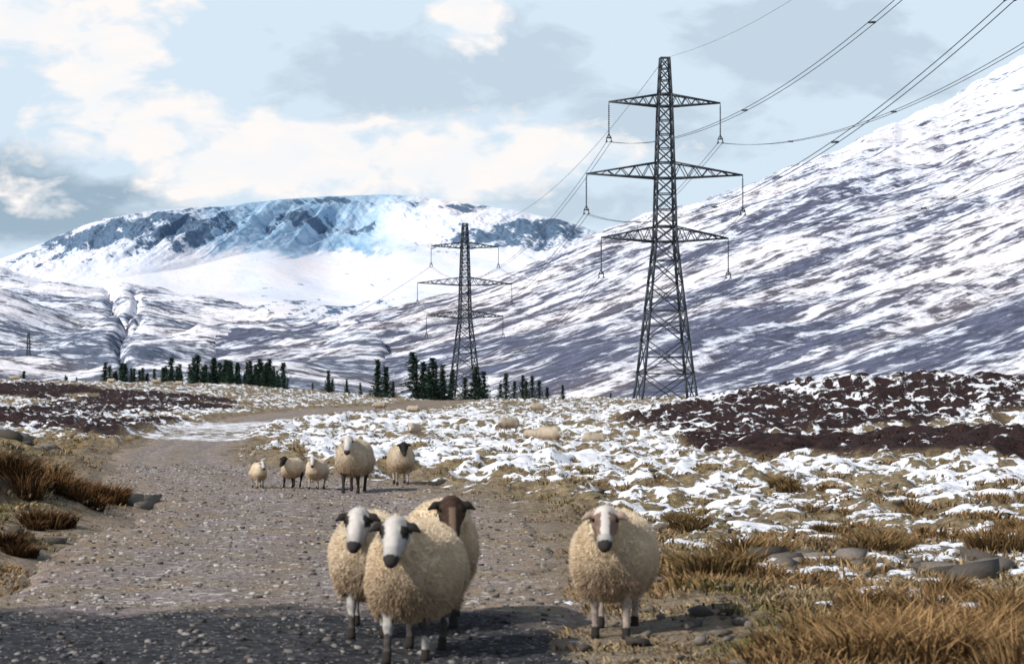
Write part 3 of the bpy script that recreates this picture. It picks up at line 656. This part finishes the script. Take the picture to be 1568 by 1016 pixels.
    c=np.where((lb==2)[:,None],lw*(.6+.8*nf),c);c=np.where((lb==4)[:,None],np.array([.03,.025,.022]),c)
    n1=vn3(V[:,0]*10,V[:,1]*10,V[:,2]*8,seed+5)+.4*vn3(V[:,0]*38,V[:,1]*38,V[:,2]*30,seed+6)
    q=Q;fnr=np.cross(V[q[:,2]]-V[q[:,0]],V[q[:,3]]-V[q[:,1]]);vnm=np.zeros_like(V)
    for k in range(4): np.add.at(vnm,q[:,k],fnr)
    vnm/=np.linalg.norm(vnm,axis=1,keepdims=True)+1e-9
    V=V+vnm*((n1-.7)*.026*(lb==0))[:,None]
    Vs=[V];Cs=[c];tris=[];base=len(V)
    for sx in (-1,1):
        ctr=hp((sx*.078,-.262,.868));aa=np.linspace(0,6.283,9)[:-1];E1=[]
        for ph in np.linspace(-1.2,1.2,5):
            E1.append(ctr+.017*np.stack([np.cos(aa)*np.cos(ph),np.sin(aa)*np.cos(ph),np.full(8,np.sin(ph))],-1))
        E1=np.concatenate(E1);Vs.append(E1);Cs.append(np.tile([.012,.008,.005],(40,1)))
        for i in range(4):
            for j in range(8):
                a,b_,c1,d_=base+i*8+j,base+i*8+(j+1)%8,base+(i+1)*8+(j+1)%8,base+(i+1)*8+j;tris+=[(a,b_,c1),(a,c1,d_)]
        base+=40
    tris=[np.array(tris)]
    wf=np.argwhere((lb[Q]==0).all(1))[:,0];ar=np.linalg.norm(fnr[wf],axis=1);pk=g.choice(wf,nstr,p=ar/ar.sum())
    uv=g.random((nstr,2));q=Q[pk];p=(V[q[:,0]]*(1-uv[:,:1])+V[q[:,1]]*uv[:,:1])*(1-uv[:,1:])+(V[q[:,3]]*(1-uv[:,:1])+V[q[:,2]]*uv[:,:1])*uv[:,1:]
    nn_=vnm[q[:,0]];cl_=np.stack([vn3(p[:,0]*20,p[:,1]*20,p[:,2]*20,seed+k)-.5 for k in (11,12,13)],-1)
    dr=nn_*1.1+cl_*.9+g.normal(0,.28,(nstr,3))+np.array([0,0,-.35]);dr/=np.linalg.norm(dr,axis=1,keepdims=True)
    ln=(.014+.020*g.random((nstr,1)))*(1+1.1*(1-sm(p[:,2:3],.33,.5)))
    sd=np.cross(dr,g.normal(0,1,(nstr,3)));sd/=np.linalg.norm(sd,axis=1,keepdims=True);sd*=.0022+.0020*g.random((nstr,1))
    tv_=np.stack([p-sd-nn_*.004,p+sd-nn_*.004,p+dr*ln],1).reshape(-1,3)
    cc=c[q[:,0]]*(.92+.26*g.random((nstr,1)));Vs.append(tv_);Cs.append(np.repeat(cc,3,0));tris.append(base+np.arange(nstr*3).reshape(-1,3))
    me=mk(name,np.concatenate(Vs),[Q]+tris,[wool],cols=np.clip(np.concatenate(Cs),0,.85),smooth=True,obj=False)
    return me
wool=colmat('sheep_fleece',.95)
def place(me,x,y,phi,s=1.,name='sheep'):
    o=bpy.data.objects.new(name,me);sc.collection.objects.link(o);o.location=(x,y,zg(x,y)-.008*s);o.rotation_euler=(0,0,-math.radians(phi));o.scale=(s,s,s)
place(sheep_mesh('sheep_a',.0125,'badger','mix',0,-.03,60000,1,fat=1.03,tint=np.array([1,.98,.95])),-.66,14.95,7,.955)
place(sheep_mesh('sheep_b',.0125,'badger','mix',-.15,-.03,42000,2,fat=1.),-.98,16.4,-1,.93)
place(sheep_mesh('sheep_c',.0125,'dark','black',.05,.09,42000,3,walk=-1,fat=.95),-.52,17.0,-1,.98)
place(sheep_mesh('sheep_d',.0125,'brown','white',.05,-.03,60000,4,walk=-.4,fat=1.06,tint=np.array([1.03,1.02,1.])),.66,16.3,6,.945)
place(sheep_mesh('sheep_e',.018,'white','black',0,0,16000,5,tint=.75),-2.62,39.2,5,.98)
place(sheep_mesh('sheep_f',.018,'black','white',0.,0,16000,6,walk=-1,tint=.8),-1.93,42.8,-8,.80)
lw=sheep_mesh('lamb_w',.018,'white','white',.2,0,9000,7,fat=.85,tint=.95);lk=sheep_mesh('lamb_k',.018,'black','black',-.3,0,9000,8,fat=.85,tint=.9)
gz=sheep_mesh('grazing_sheep',.018,'white','white',.2,0,9000,9,drop=.28,fat=.95,tint=.62)
place(lw,-4.22,40.6,-15,.48,'lamb');place(lk,-3.78,40.8,14,.56,'lamb');place(lw,-3.32,40.4,10,.57,'lamb')
for px,py,ph,s in [(853,681,-50,.7),(898,678,75,.6),(825,664,-60,.6),(768,659,60,.75),(630,664,20,.65),(575,628,85,.8),(640,630,-80,.8),(815,640,70,.7)]:
    d_=EYE*F/(py-HOR);place(gz,bx(px,d_),d_,ph,s)
for px,d_,ph in [(20,280,80),(175,290,-80),(235,270,75),(270,300,90)]: place(gz,bx(px,d_),d_,ph,.8)
